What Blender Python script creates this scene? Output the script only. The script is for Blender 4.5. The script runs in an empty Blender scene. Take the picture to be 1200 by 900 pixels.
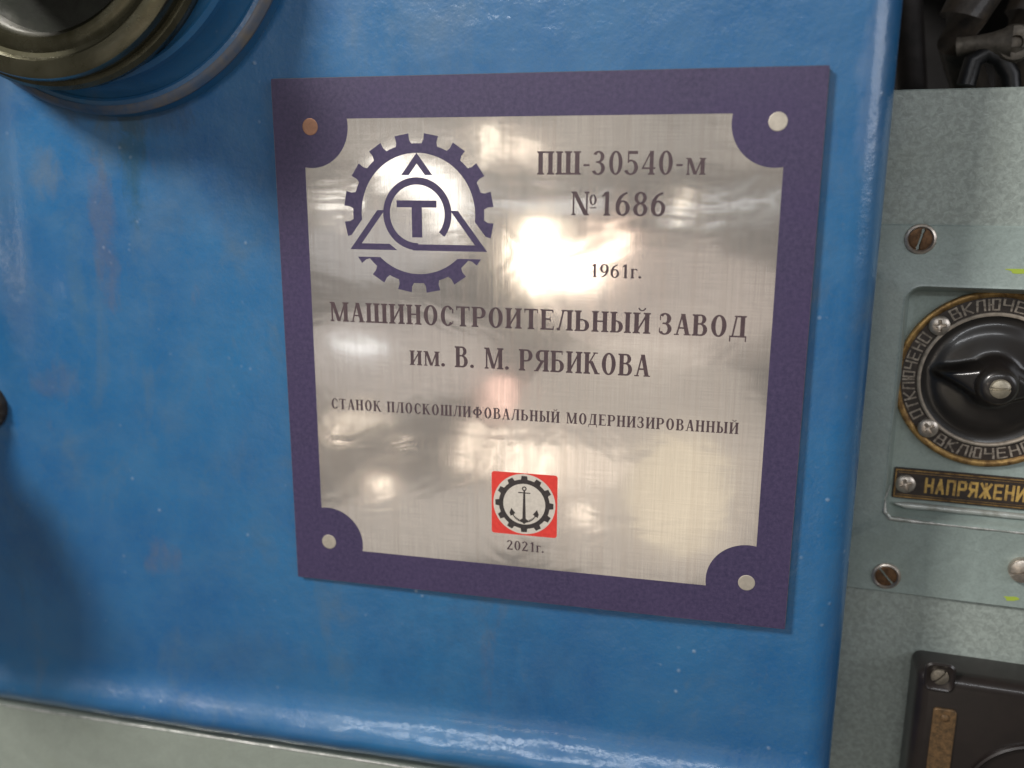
import bpy, math, random
from mathutils import Vector, Matrix
from mathutils.geometry import delaunay_2d_cdt
random.seed(7)
PI = math.pi
scene = bpy.context.scene
col = scene.collection
MM = 0.001

# ------------------------------------------------------------------ camera
CAM = Vector((59.02, -286.17, 56.50))
RT = Vector((.97515, .22151, .00368)); UP = Vector((-.05276, .21607, .97495)); BK = Vector((.21517, -.95092, .22238))
cam = bpy.data.cameras.new("camera"); camo = bpy.data.objects.new("camera", cam); col.objects.link(camo)
rot = Matrix((RT, UP, BK)).transposed()
camo.matrix_world = Matrix.Translation(CAM * MM) @ rot.to_4x4()
cam.sensor_width = 36; cam.lens = 36 * 1025.75 / 1200
cam.clip_start = 0.01; cam.clip_end = 50
cam.dof.use_dof = True; cam.dof.focus_distance = 0.296; cam.dof.aperture_fstop = 5.6
scene.camera = camo

# ------------------------------------------------------------------ world: dim, cluttered workshop interior
w = bpy.data.worlds.new("World"); scene.world = w; w.use_nodes = True
nt = w.node_tree; nt.nodes.clear()
def N(nt, t, **k):
    n = nt.nodes.new(t)
    for a, b in k.items():
        if a.startswith('i_'):
            n.inputs[a[2:].replace('_', ' ')].default_value = b
        else: setattr(n, a, b)
    return n
def ramp(nt, stops, interp='LINEAR'):
    r = nt.nodes.new('ShaderNodeValToRGB'); r.color_ramp.interpolation = interp
    e = r.color_ramp.elements
    while len(e) < len(stops): e.new(.5)
    for k, (p, c) in enumerate(stops):
        e[k].position = p; e[k].color = (c[0], c[1], c[2], 1) if not isinstance(c, (int, float)) else (c, c, c, 1)
    return r
tc = N(nt, 'ShaderNodeTexCoord')
mp = N(nt, 'ShaderNodeMapping'); mp.inputs['Scale'].default_value = (3.0, 3.0, 4.5); mp.inputs['Rotation'].default_value = (.3, .2, .1)
nz = N(nt, 'ShaderNodeTexNoise', i_Scale=2.3, i_Detail=4.0, i_Roughness=.6, i_Distortion=.6)
rp = ramp(nt, [(.34, (.10, .10, .10)), (.45, (.34, .33, .31)), (.55, (.55, .50, .44)), (.68, (.95, .85, .72))])
bg = N(nt, 'ShaderNodeBackground', i_Strength=.24); wo = N(nt, 'ShaderNodeOutputWorld')
L = nt.links.new
L(tc.outputs['Generated'], mp.inputs['Vector']); L(mp.outputs[0], nz.inputs['Vector']); L(nz.outputs['Fac'], rp.inputs[0])
L(rp.outputs[0], bg.inputs['Color']); L(bg.outputs[0], wo.inputs['Surface'])

# ------------------------------------------------------------------ lamps of the workshop and added fills for the plate
def lamp(name, loc, aim, sx, sy, radiance, colr=(1, 1, 1), shape='RECTANGLE', roll=0.0, spread=180):
    ld = bpy.data.lights.new(name, 'AREA'); ld.shape = shape; ld.size = sx * MM; ld.size_y = sy * MM
    area = sx * sy * MM * MM * (PI / 4 if shape == 'ELLIPSE' else 1)
    ld.energy = radiance * PI * area; ld.color = colr; ld.spread = math.radians(spread)
    o = bpy.data.objects.new(name, ld); col.objects.link(o)
    loc = Vector(loc); d = (Vector(aim) - loc)
    o.rotation_euler = (d.to_track_quat('-Z', 'Y').to_matrix() @ Matrix.Rotation(roll, 3, 'Z')).to_euler()
    o.location = loc * MM
    return o
lamp('ceiling_lamp', (-760, -760, 830), (0, 0, 0), 230, 230, 120, (1, .95, .90))
lamp('window', (1090, -640, 360), (100, 0, 60), 700, 520, 3.4, (.92, .94, 1))
lamp('strip_lamp', (-60, -1700, 740), (0, 0, -100), 1300, 80, 22, (.95, .97, 1))
# lamps and windows behind the photographer that the plate mirrors, plus added fills
def mirrored(name, X, Z, wx, wz, rad, colr, shape='ELLIPSE', roll=0.0, s=5.0):
    loc = Vector((X + s * (X - 59), -286 * s, Z + s * (Z - 56.5)))
    lamp(name, loc, (X, 0, Z), wx * (1 + s), wz * (1 + s), rad, colr, shape, roll)
WARM = (1, .83, .66); HOT = (1, .86, .68); COOL = (.92, .97, 1)
mirrored('plate_fill', 0, 0, 190, 190, .13, (1, .92, .84), 'RECTANGLE', s=5.6)  # added fill, lightens the dark gaps in the plate's reflection
mirrored('plate_fill_patch', 38, -36, 95, 88, .35, (1, .89, .76))  # these broad patches are added fills that lift the plate's brightness
mirrored('plate_fill_patch', -48, -3, 72, 36, .31, (1, .90, .83))
mirrored('plate_fill_patch', -42, -66, 92, 30, .35, (1, .91, .80))
mirrored('plate_fill_patch', 0, 72, 170, 22, .24, (1, .94, .84))
mirrored('plate_fill_patch', 45, 20, 80, 36, .33, (1, .86, .76))
mirrored('plate_fill_patch', -55, 35, 50, 24, .30, (.96, .97, 1))
mirrored('hall_lamp', 3, 33, 14, 23, 7.5, HOT)
mirrored('hall_lamp', 17, 30, 14, 12, 6.5, (1, .80, .64), roll=.5)
mirrored('hall_lamp', 28, 37, 8, 11, 5.5, (1, .74, .58), roll=-.5)
mirrored('hall_lamp', -38, 58, 32, 12, 2.5, (1, .97, .9), roll=-.3)
mirrored('hall_lamp', -67, 51, 14, 4, 3.2, (1, .97, .9))
mirrored('hall_lamp', -28, 44, 10, 16, 2.0, (1, .97, .9), roll=.5)
mirrored('hall_lamp', -14, 70, 3, 14, 4, HOT, roll=-.1)
mirrored('hall_lamp', -3, 67, 16, 5, 2, WARM)
mirrored('hall_lamp', 49, 50, 2, 7, 5, HOT, roll=-.4)
mirrored('tube_lamp', 61, 49, 38, 1.0, 2.6, COOL, 'RECTANGLE', roll=.1)
mirrored('tube_lamp', 0, 50, 50, 1.6, 2, COOL, 'RECTANGLE', roll=0)
mirrored('window', -22, -34, 5, 15, 2.2, WARM, 'RECTANGLE', roll=-.35)
mirrored('window', -13, -36, 5, 15, 2.2, WARM, 'RECTANGLE', roll=-.35)
mirrored('window', -3, -38, 5, 15, 2.2, WARM, 'RECTANGLE', roll=-.35)
mirrored('window', 6, -39, 5, 15, 1.8, WARM, 'RECTANGLE', roll=-.35)
mirrored('window', -10, -15, 9, 13, 1.8, (1, .62, .5), 'RECTANGLE')  # pinkish lamp added to stand in for a red thing mirrored here
mirrored('hall_lamp', -55, -50, 9, 3.5, 5, WARM, roll=-.2)
mirrored('hall_lamp', -70, -32, 4, 3, 6, WARM)
mirrored('hall_lamp', -46, -35, 4, 2.5, 4, WARM)
mirrored('hall_lamp', -62, 0, 22, 3, 2.5, COOL, roll=-.15)
mirrored('hall_lamp', -62, -26, 26, 3, 2, HOT, roll=-.1)
mirrored('hall_lamp', 20, -55, 10, 2.2, 4, WARM, roll=-.15)
mirrored('window', 52, -45, 34, 40, .35, (1, .84, .48), 'ELLIPSE')
mirrored('window', 18, -38, 34, 16, .6, WARM, 'ELLIPSE')

scene.view_settings.view_transform = 'Standard'; scene.view_settings.look = 'None'
scene.view_settings.exposure = 0.0; scene.view_settings.gamma = 1.0
scene.render.engine = 'CYCLES'
scene.cycles.max_bounces = 6; scene.cycles.glossy_bounces = 3; scene.cycles.diffuse_bounces = 3

# ------------------------------------------------------------------ small maths: picture position -> point on a real plane
def ray(px, py): return RT * ((px - 600) / 1025.75) + UP * ((450 - py) / 1025.75) - BK
def at(px, py, Y=2.0):
    d = ray(px, py); return CAM + d * ((Y - CAM.y) / d.y)
def sm(a, b, x):
    t = max(0.0, min(1.0, (x - a) / (b - a))); return t * t * (3 - 2 * t)

# ------------------------------------------------------------------ materials
def mat(name, fn):
    m = bpy.data.materials.new(name); m.use_nodes = True; nt = m.node_tree
    b = nt.nodes['Principled BSDF']; fn(nt, b, nt.links.new); return m
def coords(nt, scale=(1, 1, 1), kind='Object', rot=(0, 0, 0)):
    t = nt.nodes.new('ShaderNodeTexCoord'); m = nt.nodes.new('ShaderNodeMapping')
    m.inputs['Scale'].default_value = scale; m.inputs['Rotation'].default_value = rot
    nt.links.new(t.outputs[kind], m.inputs['Vector']); return m.outputs[0]
def noise(nt, vec, scale, detail=4, rough=.5, dist=0):
    n = nt.nodes.new('ShaderNodeTexNoise'); n.inputs['Scale'].default_value = scale
    n.inputs['Detail'].default_value = detail; n.inputs['Roughness'].default_value = rough; n.inputs['Distortion'].default_value = dist
    nt.links.new(vec, n.inputs['Vector']); return n.outputs['Fac']
def mixc(nt, fac, a, b, blend='MIX'):
    n = nt.nodes.new('ShaderNodeMix'); n.data_type = 'RGBA'; n.blend_type = blend
    for s, v in ((0, fac), (6, a), (7, b)):
        if isinstance(v, (int, float)): n.inputs[s].default_value = v
        elif isinstance(v, tuple): n.inputs[s].default_value = (*v, 1)
        else: nt.links.new(v, n.inputs[s])
    return n.outputs[2]
def rmp(nt, x, stops, interp='LINEAR'):
    r = ramp(nt, stops, interp); nt.links.new(x, r.inputs[0]); return r.outputs[0]
def bump(nt, b, layers, sock='Normal'):
    prev = None
    for h, dist, st in layers:
        n = nt.nodes.new('ShaderNodeBump'); n.inputs['Distance'].default_value = dist; n.inputs['Strength'].default_value = st
        nt.links.new(h, n.inputs['Height'])
        if prev: nt.links.new(prev, n.inputs['Normal'])
        prev = n.outputs[0]
    nt.links.new(prev, b.inputs[sock]); return prev
def math_(nt, op, a, b):
    n = nt.nodes.new('ShaderNodeMath'); n.operation = op
    for i, v in enumerate((a, b)):
        if isinstance(v, (int, float)): n.inputs[i].default_value = v
        else: nt.links.new(v, n.inputs[i])
    return n.outputs[0]

def blue_paint(nt, b, L):
    c = coords(nt)
    big = noise(nt, c, 9, 5, .6, .4); mid = noise(nt, c, 60, 5, .65); fine = noise(nt, c, 900, 3, .6)
    base = mixc(nt, rmp(nt, big, [(.35, 0), (.65, 1)]), (.010, .090, .250), (.018, .138, .315))
    base = mixc(nt, rmp(nt, mid, [(.40, 0), (.72, .30)]), base, (.050, .150, .275))
    # worn dull spots and rusty dirt
    dirt = noise(nt, coords(nt, (1, 1, .6)), 26, 6, .7, .8)
    base = mixc(nt, rmp(nt, dirt, [(.54, 0), (.70, .50)]), base, (.085, .135, .185))
    rust = noise(nt, coords(nt, (1.3, 1, .5)), 15, 7, .72, .3)
    base = mixc(nt, rmp(nt, rust, [(.63, 0), (.76, .5)]), base, (.15, .11, .09))
    base = mixc(nt, rmp(nt, fine, [(.35, 0), (.70, .45)]), base, (.040, .125, .23))
    v = nt.nodes.new('ShaderNodeTexVoronoi'); v.inputs['Scale'].default_value = 210; v.inputs['Randomness'].default_value = 1; L(c, v.inputs['Vector'])
    keep = rmp(nt, noise(nt, c, 34, 4, .7), [(.57, 0), (.66, 1)])
    sp = math_(nt, 'MULTIPLY', rmp(nt, v.outputs['Distance'], [(.04, 1), (.20, 0)]), keep)
    base = mixc(nt, math_(nt, 'MULTIPLY', sp, .35), base, (.50, .55, .60))
    sx = nt.nodes.new('ShaderNodeSeparateXYZ'); L(c, sx.inputs[0])
    def stain_light_patch(cx, cz, rx, rz, colr, k, sc=70):
        g = noise(nt, coords(nt, (1.5, 1, .7)), sc, 6, .72, .6)
        a = math_(nt, 'DIVIDE', math_(nt, 'SUBTRACT', sx.outputs[0], cx * MM), rx * MM); b_ = math_(nt, 'DIVIDE', math_(nt, 'SUBTRACT', sx.outputs[2], cz * MM), rz * MM)
        d = math_(nt, 'ADD', math_(nt, 'MULTIPLY', a, a), math_(nt, 'MULTIPLY', b_, b_))
        d = math_(nt, 'ADD', d, math_(nt, 'MULTIPLY', math_(nt, 'SUBTRACT', g, .5), 4.5))
        return mixc(nt, rmp(nt, d, [(.0, k * .5), (1.4, 0)]), base, colr)
    for st in ((-148, 66, 7, 26, (.010, .050, .040), .85), (-145, 80, 30, 7, (.03, .035, .03), .7), (-186, 60, 9, 11, (.17, .16, .12), .55),
               (-160, 70, 10, 14, (.09, .12, .09), .45), (-163, 40, 6, 34, (.15, .10, .08), .50), (-176, 20, 5, 30, (.09, .15, .18), .4),
               (-128, 52, 20, 15, (.07, .12, .18), .5), (-190, -20, 12, 10, (.13, .10, .10), .4), (-150, -90, 9, 9, (.16, .11, .09), .45),
               (-215, -95, 22, 30, (.03, .05, .06), .35), (-110, -128, 40, 12, (.07, .12, .17), .35), (-233, 50, 8, 50, (.10, .10, .17), .45),  # first patch: round cast shadow at lower left, painted into the blue
               (103, 88, 5, 30, (.25, .30, .42), .35), (-20, -120, 50, 25, (.012, .06, .16), .5)):  # right edge: painted highlight; lower middle: deeper blue patch
        base = stain_light_patch(*st)
    L(base, b.inputs['Base Color'])
    L(rmp(nt, mid, [(.3, .28), (.75, .50)]), b.inputs['Roughness'])
    b.inputs['Coat Weight'].default_value = .6; L(rmp(nt, dirt, [(.35, .07), (.7, .22)]), b.inputs['Coat Roughness'])
    b.inputs['Specular IOR Level'].default_value = .5
    nrm = bump(nt, b, [(noise(nt, c, 22, 2), .0016, .6), (noise(nt, c, 150, 3, .6), .00030, .8), (fine, .00006, .7), (sp, .0002, .6)])
    L(nrm, b.inputs['Coat Normal'])
BLUE = mat('blue_enamel', blue_paint)

def grey_paint(bc, mott, coarse):
    def f(nt, b, L):
        c = coords(nt)
        h = noise(nt, c, coarse, 3, .55, .6); g = noise(nt, c, 25, 5, .65); fine = noise(nt, c, 1100, 2, .5)
        base = mixc(nt, rmp(nt, h, [(.38, 0), (.62, 1)]), tuple(x * (1 - mott) for x in bc), tuple(x * (1 + mott) for x in bc))
        base = mixc(nt, rmp(nt, g, [(.52, 0), (.75, .45)]), base, (bc[0] * .72, bc[1] * .70, bc[2] * .58))
        base = mixc(nt, rmp(nt, fine, [(.40, 0), (.78, .30)]), base, (bc[0] * .55, bc[1] * .55, bc[2] * .55))
        L(base, b.inputs['Base Color']); L(rmp(nt, g, [(.3, .34), (.7, .48)]), b.inputs['Roughness'])
        bump(nt, b, [(h, .00035, .6), (noise(nt, c, coarse * 3, 2), .00008, .5)])
        b.inputs['Coat Weight'].default_value = .25; b.inputs['Coat Roughness'].default_value = .25
    return f
HAMMER = mat('hammered_grey_green', grey_paint((.265, .305, .280), .15, 480))
COVER = mat('grey_green_enamel', grey_paint((.250, .305, .285), .05, 260))
BED = mat('bed_grey_green', grey_paint((.27, .305, .265), .04, 160))
FLECK = mat('yellow_green_paint', lambda nt, b, L: (b.inputs['Base Color'].__setattr__('default_value', (.32, .42, .05, 1)), b.inputs['Roughness'].__setattr__('default_value', .5)))

def plate_metal(nt, b, L):
    c = coords(nt)
    v1 = noise(nt, coords(nt, (2600, 1, 60)), 1, 3, .6); v2 = noise(nt, coords(nt, (60, 1, 2600)), 1, 3, .6)
    vb = noise(nt, coords(nt, (420, 1, 8)), 1, 3, .6)
    tone = math_(nt, 'ADD', math_(nt, 'MULTIPLY', v1, .5), math_(nt, 'MULTIPLY', v2, .5))
    base = mixc(nt, rmp(nt, tone, [(.30, 0), (.70, 1)]), (.62, .58, .55), (.80, .76, .72))
    base = mixc(nt, rmp(nt, vb, [(.45, 0), (.8, .5)]), base, (.62, .55, .50))
    L(base, b.inputs['Base Color']); b.inputs['Metallic'].default_value = .9
    L(rmp(nt, vb, [(.3, .085), (.7, .12)]), b.inputs['Roughness'])
    waves = noise(nt, coords(nt, (1, 1, 1.7)), 26, 2, .5, 1.2)
    ww = noise(nt, c, 75, 1, .5, .5)
    bump(nt, b, [(waves, .00010, 1.0), (ww, .000012, 1.0), (v1, .000005, .8), (v2, .000003, .6)])
    b.inputs['Coat Weight'].default_value = 1.0; b.inputs['Coat Roughness'].default_value = .03
    b.inputs['Coat IOR'].default_value = 2.0
    n = nt.nodes.new('ShaderNodeBump'); n.inputs['Distance'].default_value = .00012; n.inputs['Strength'].default_value = 1
    L(waves, n.inputs['Height']); L(n.outputs[0], b.inputs['Coat Normal'])
PLATE = mat('brushed_foiled_metal', plate_metal)

def printed(c0, c1, rough=.5, sc=700):
    def f(nt, b, L):
        c = coords(nt); n1 = noise(nt, c, sc, 3, .7); n2 = noise(nt, c, 35, 3, .5)
        x = mixc(nt, rmp(nt, n1, [(.35, 0), (.7, 1)]), c0, c1)
        x = mixc(nt, rmp(nt, n2, [(.4, 0), (.8, .35)]), x, tuple(v * 1.25 for v in c1))
        ch = noise(nt, c, 190, 4, .8)
        x = mixc(nt, rmp(nt, ch, [(.735, 0), (.75, .7)]), x, (.35, .33, .31))
        L(x, b.inputs['Base Color']); L(rmp(nt, n2, [(.35, rough * 1.2), (.7, rough * .75)]), b.inputs['Roughness'])
        bump(nt, b, [(n1, .00003, .5)])
    return f
PURPLE = mat('purple_print', printed((.034, .026, .072), (.064, .047, .108), .42))
INK = mat('dark_ink', printed((.050, .030, .038), (.085, .055, .058), .5))
RED = mat('red_print', printed((.60, .035, .028), (.72, .055, .040), .5))
PALE = mat('pale_print', printed((.50, .46, .40), (.62, .57, .50), .5))
BLACKINK = mat('black_print', printed((.022, .018, .018), (.05, .04, .04), .5))
def simple(name, colr, rough=.4, metal=0.0, var=.25, sc=200, bmp=.00006, coat=0.0, dark=None):
    def f(nt, b, L):
        c = coords(nt); n1 = noise(nt, c, sc, 5, .65, .3)
        d = dark or tuple(v * (1 - 2 * var) for v in colr)
        L(mixc(nt, rmp(nt, n1, [(.35, 0), (.62, 1)]), d, colr), b.inputs['Base Color'])
        b.inputs['Metallic'].default_value = metal
        L(rmp(nt, n1, [(.3, min(1, rough * 1.3)), (.7, rough)]), b.inputs['Roughness'])
        b.inputs['Coat Weight'].default_value = coat; b.inputs['Coat Roughness'].default_value = .12
        bump(nt, b, [(n1, bmp, .6)])
    return mat(name, f)
DISC = simple('bare_disc_metal', (.58, .53, .45), .45, .6, .1)
WARMGLINT = simple('orange_reflection_disc', (.36, .19, .12), .45, .5, .15)  # orange reflection on one corner disc, put into its colour
EDGE = simple('plate_edge', (.16, .15, .16), .45, .8, .1)
BRASS = simple('worn_brass', (.42, .27, .10), .38, .75, .3, 260, .0001, 0, (.10, .055, .025))
DARKBAND = simple('dark_enamel', (.030, .020, .015), .45, 0, .3, 300)
PALEMETAL = simple('pale_metal', (.46, .40, .33), .40, .55, .2, 350)
NICKEL = simple('nickel_screw', (.60, .54, .47), .32, .85, .22, 400, .0001)
RUSTY = simple('rusty_screw', (.16, .085, .04), .5, .6, .3, 500, .0002)
ENGR = simple('engraved_metal', (.33, .29, .24), .5, .3, .3, 600, .00004, 0, (.11, .09, .07))
BAKELITE = simple('black_bakelite', (.011, .009, .008), .30, 0, .15, 90, .0001, .4)
BAKBOX = simple('brown_black_bakelite', (.015, .011, .010), .28, 0, .2, 60, .0001, .3)
GOLD = simple('gilt_letters', (.50, .33, .09), .5, .2, .25, 500, .00004, 0, (.20, .12, .04))
WORNBRASS = simple('dull_brass_tag', (.17, .10, .045), .5, .4, .25, 500, .0003, 0, (.07, .045, .022))
PALERIM = simple('pale_rim_metal', (.62, .62, .60), .28, .6, .25, 300, .0002, 0, (.28, .31, .28))
BEAD = simple('pale_bead', (.42, .45, .43), .30, .3, .2, 120, .0001, .3, (.24, .25, .22))
OILY = simple('oily_steel', (.13, .125, .085), .24, .8, .3, 28, .00012, .3, (.035, .033, .012))
OILDARK = simple('oily_black', (.020, .024, .018), .35, .3, .3, 90, .0004, .3)
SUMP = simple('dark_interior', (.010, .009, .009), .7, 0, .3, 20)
HOSE = simple('grimy_hose', (.045, .033, .022), .5, .1, .3, 120, .0006, .2, (.010, .007, .005))
LUG = simple('cast_lug', (.15, .13, .105), .45, .4, .25, 250, .0006)
RIMDIRT = simple('dirty_blue_rim', (.025, .09, .20), .38, 0, .25, 45, .0003, .2, (.15, .135, .12))

# ------------------------------------------------------------------ mesh helpers (all lengths in millimetres)
def link(name, me, m, parent=None, smooth=False):
    o = bpy.data.objects.new(name, me); col.objects.link(o)
    if m and not me.materials: me.materials.append(m)
    if parent is not None: o.parent = parent
    if smooth:
        for p in me.polygons: p.use_smooth = True
    return o
class MB:
    def __init__(s): s.v = []; s.f = []
    def add(s, vs, fs):
        n = len(s.v); s.v += [tuple(x) for x in vs]; s.f += [tuple(i + n for i in f) for f in fs]; return s
    def box(s, x0, x1, y0, y1, z0, z1):
        vs = [(x, y, z) for x in (x0, x1) for y in (y0, y1) for z in (z0, z1)]
        return s.add(vs, [(0, 1, 3, 2), (4, 6, 7, 5), (0, 4, 5, 1), (2, 3, 7, 6), (0, 2, 6, 4), (1, 5, 7, 3)])
    def lathe(s, prof, n=96, cx=0, cz=0, cap=True):      # prof: (radius, y); axis along Y
        b = len(s.v)
        for r, y in prof:
            for k in range(n):
                a = 2 * PI * k / n; s.v.append((cx + r * math.cos(a), y, cz + r * math.sin(a)))
        for i in range(len(prof) - 1):
            for k in range(n):
                k2 = (k + 1) % n
                s.f.append((b + i * n + k, b + i * n + k2, b + (i + 1) * n + k2, b + (i + 1) * n + k))
        if cap: s.f.append(tuple(b + (len(prof) - 1) * n + k for k in range(n)))
        return s
    def polar(s, R, hf, n=64, rings=18, skirt=2.0):      # round head with height function hf(x,z) towards -Y
        b = len(s.v); s.v.append((0, -hf(0, 0), 0))
        for i in range(1, rings + 1):
            r = R * i / rings
            for k in range(n):
                a = 2 * PI * k / n; x, z = r * math.cos(a), r * math.sin(a); s.v.append((x, -hf(x, z), z))
        for k in range(n): 
            a = 2 * PI * k / n; s.v.append((R * math.cos(a), skirt, R * math.sin(a)))
        for k in range(n): s.f.append((b, b + 1 + k, b + 1 + (k + 1) % n))
        for i in range(rings):
            for k in range(n):
                k2 = (k + 1) % n; s.f.append((b + 1 + i * n + k, b + 1 + (i + 1) * n + k, b + 1 + (i + 1) * n + k2, b + 1 + i * n + k2))
        return s
    def tube(s, pts, rad, n=20):
        b = len(s.v); m = len(pts); pts = [Vector(p) for p in pts]
        for i, p in enumerate(pts):
            t = (pts[min(i + 1, m - 1)] - pts[max(i - 1, 0)]).normalized()
            u = t.cross(Vector((0, 0, 1))); u = u.normalized() if u.length > .1 else Vector((1, 0, 0)); w_ = t.cross(u)
            r = rad[i] if isinstance(rad, (list, tuple)) else rad
            for k in range(n):
                a = 2 * PI * k / n; s.v.append(tuple(p + (u * math.cos(a) + w_ * math.sin(a)) * r))
        for i in range(m - 1):
            for k in range(n):
                k2 = (k + 1) % n; s.f.append((b + i * n + k, b + i * n + k2, b + (i + 1) * n + k2, b + (i + 1) * n + k))
        s.f.append(tuple(b + k for k in range(n))[::-1]); s.f.append(tuple(b + (m - 1) * n + k for k in range(n)))
        return s
    def loops(s, loops, fill_last=True):
        b = len(s.v); n = len(loops[0])
        for lp in loops: s.v += [tuple(p) for p in lp]
        for i in range(len(loops) - 1):
            for k in range(n):
                k2 = (k + 1) % n; s.f.append((b + i * n + k, b + (i + 1) * n + k, b + (i + 1) * n + k2, b + i * n + k2))
        if fill_last: s.f.append(tuple(b + (len(loops) - 1) * n + k for k in range(n))[::-1])
        return s
    def build(s, name, m, parent=None, smooth=False, bev=0, fix=True, loc=None, rotz=None):
        import bmesh
        me = bpy.data.meshes.new(name); me.from_pydata([(x * MM, y * MM, z * MM) for x, y, z in s.v], [], s.f)
        if fix:
            bm = bmesh.new(); bm.from_mesh(me); bmesh.ops.recalc_face_normals(bm, faces=bm.faces); bm.to_mesh(me); bm.free()
        me.update(); o = link(name, me, m, parent, smooth)
        if smooth:
            bpy.context.view_layer.objects.active = o
            try: me.set_sharp_from_angle(angle=math.radians(40))
            except Exception: pass
        if bev:
            md = o.modifiers.new('bevel', 'BEVEL'); md.width = bev * MM; md.segments = 3; md.limit_method = 'ANGLE'
            md.harden_normals = False
        if loc is not None: o.location = Vector(loc) * MM
        return o
def rrect(x0, x1, z0, z1, r, y, n=8):
    out = []
    for cx, cz, a0 in ((x1 - r, z1 - r, 0), (x0 + r, z1 - r, PI / 2), (x0 + r, z0 + r, PI), (x1 - r, z0 + r, 1.5 * PI)):
        for k in range(n + 1):
            a = a0 + PI / 2 * k / n; out.append((cx + r * math.cos(a), y, cz + r * math.sin(a)))
    return out
def tag(o, label=None, cat=None, group=None, kind=None):
    if label: o['label'] = label
    if cat: o['category'] = cat
    if group: o['group'] = group
    if kind: o['kind'] = kind
    return o
def empty(name, loc, label=None, cat=None, group=None, rotz=0, kind=None):
    o = bpy.data.objects.new(name, None); col.objects.link(o); o.location = Vector(loc) * MM; o.rotation_euler = (0, 0, rotz)
    o.empty_display_size = .01
    return tag(o, label, cat, group, kind)
def copy_tree(o, parent=None):
    c = o.copy(); col.objects.link(c); c.parent = parent
    for ch in list(o.children): copy_tree(ch, c)
    return c

# union of flat polygons -> one flat mesh facing -Y (or lifted by thickness t)
def flat_union(polys, name, m, y, parent=None, t=0.0, xf=None):
    vs, fs = [], []
    for p in polys:
        n = len(vs)
        a = sum(p[i][0] * p[(i + 1) % len(p)][1] - p[(i + 1) % len(p)][0] * p[i][1] for i in range(len(p)))
        q = p if a > 0 else p[::-1]
        vs += [Vector(v) for v in q]; fs.append(list(range(n, n + len(q))))
    V, E_, F, _a, _b, OF = delaunay_2d_cdt(vs, [], fs, 0, 1e-5)
    F = [f for f, o_ in zip(F, OF) if o_]
    mb = MB()
    if t == 0:
        mb.add([(v[0], y, v[1]) for v in V], [tuple(f) for f in F])
    else:
        n = len(V); mb.add([(v[0], y - t, v[1]) for v in V] + [(v[0], y, v[1]) for v in V], [tuple(f) for f in F])
        cnt = {}
        for f in F:
            for i in range(len(f)):
                e = (f[i], f[(i + 1) % len(f)]); cnt[e] = 1
        for (a, b) in list(cnt):
            if (b, a) not in cnt: mb.f.append((b, a, a + n, b + n))
    return mb.build(name, m, parent)
def disc_poly(cx, cz, r, n=48, a0=0): return [(cx + r * math.cos(a0 + 2 * PI * k / n), cz + r * math.sin(a0 + 2 * PI * k / n)) for k in range(n)]
def ring_polys(cx, cz, r0, r1, a0=0, a1=360, n=72):
    out = []
    for k in range(n):
        A = math.radians(a0 + (a1 - a0) * k / n); B = math.radians(a0 + (a1 - a0) * (k + 1) / n)
        out.append([(cx + r0 * math.cos(A), cz + r0 * math.sin(A)), (cx + r1 * math.cos(A), cz + r1 * math.sin(A)),
                    (cx + r1 * math.cos(B), cz + r1 * math.sin(B)), (cx + r0 * math.cos(B), cz + r0 * math.sin(B))])
    return out
def half_clip(poly, P, D, inside=True):       # keep side to the left of direction D through P
    out = []; s = 1 if inside else -1
    def side(q): return s * (D[0] * (q[1] - P[1]) - D[1] * (q[0] - P[0]))
    for i in range(len(poly)):
        a, b = poly[i], poly[(i + 1) % len(poly)]; sa, sb = side(a), side(b)
        if sa >= 0: out.append(a)
        if (sa > 0 and sb < 0) or (sa < 0 and sb > 0):
            t = sa / (sa - sb); out.append((a[0] + (b[0] - a[0]) * t, a[1] + (b[1] - a[1]) * t))
    return out
def minus_tri(polys, tri):                    # tri counter-clockwise
    out = []
    for p in polys:
        rest = p
        for i in range(3):
            P, Q = tri[i], tri[(i + 1) % 3]; D = (Q[0] - P[0], Q[1] - P[1])
            o = half_clip(rest, P, D, False)
            if len(o) > 2: out.append(o)
            rest = half_clip(rest, P, D, True)
            if len(rest) < 3: break
    return out
def thick(p, q, w):
    dx, dz = q[0] - p[0], q[1] - p[1]; l = math.hypot(dx, dz); nx, nz = -dz / l * w / 2, dx / l * w / 2
    return [(p[0] + nx, p[1] + nz), (q[0] + nx, q[1] + nz), (q[0] - nx, q[1] - nz), (p[0] - nx, p[1] - nz)]

# ------------------------------------------------------------------ serif lettering, glyph by glyph (cap height 1)
W, T, S, OV = .17, .075, .055, .055
def R_(x0, x1, y0, y1): return [(x0, y0), (x1, y0), (x1, y1), (x0, y1)]
def stem(x, y0=0, y1=1, w=W, b=True, t=True):
    o = [R_(x - w / 2, x + w / 2, y0, y1)]
    for on, yy, sg in ((b, y0, 1), (t, y1, -1)):
        if on:
            o.append([(x - w / 2 - OV, yy), (x + w / 2 + OV, yy), (x + w / 2 + OV, yy + sg * S), (x + w / 2, yy + sg * (S + .03)), (x - w / 2, yy + sg * (S + .03)), (x - w / 2 - OV, yy + sg * S)])
    return o
def diag(x0, y0, x1, y1, w): return [[(x0 - w / 2, y0), (x0 + w / 2, y0), (x1 + w / 2, y1), (x1 - w / 2, y1)]]
def slab(x, y, w=.2, s=S): return [R_(x - w / 2, x + w / 2, y, y + s)]
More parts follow.
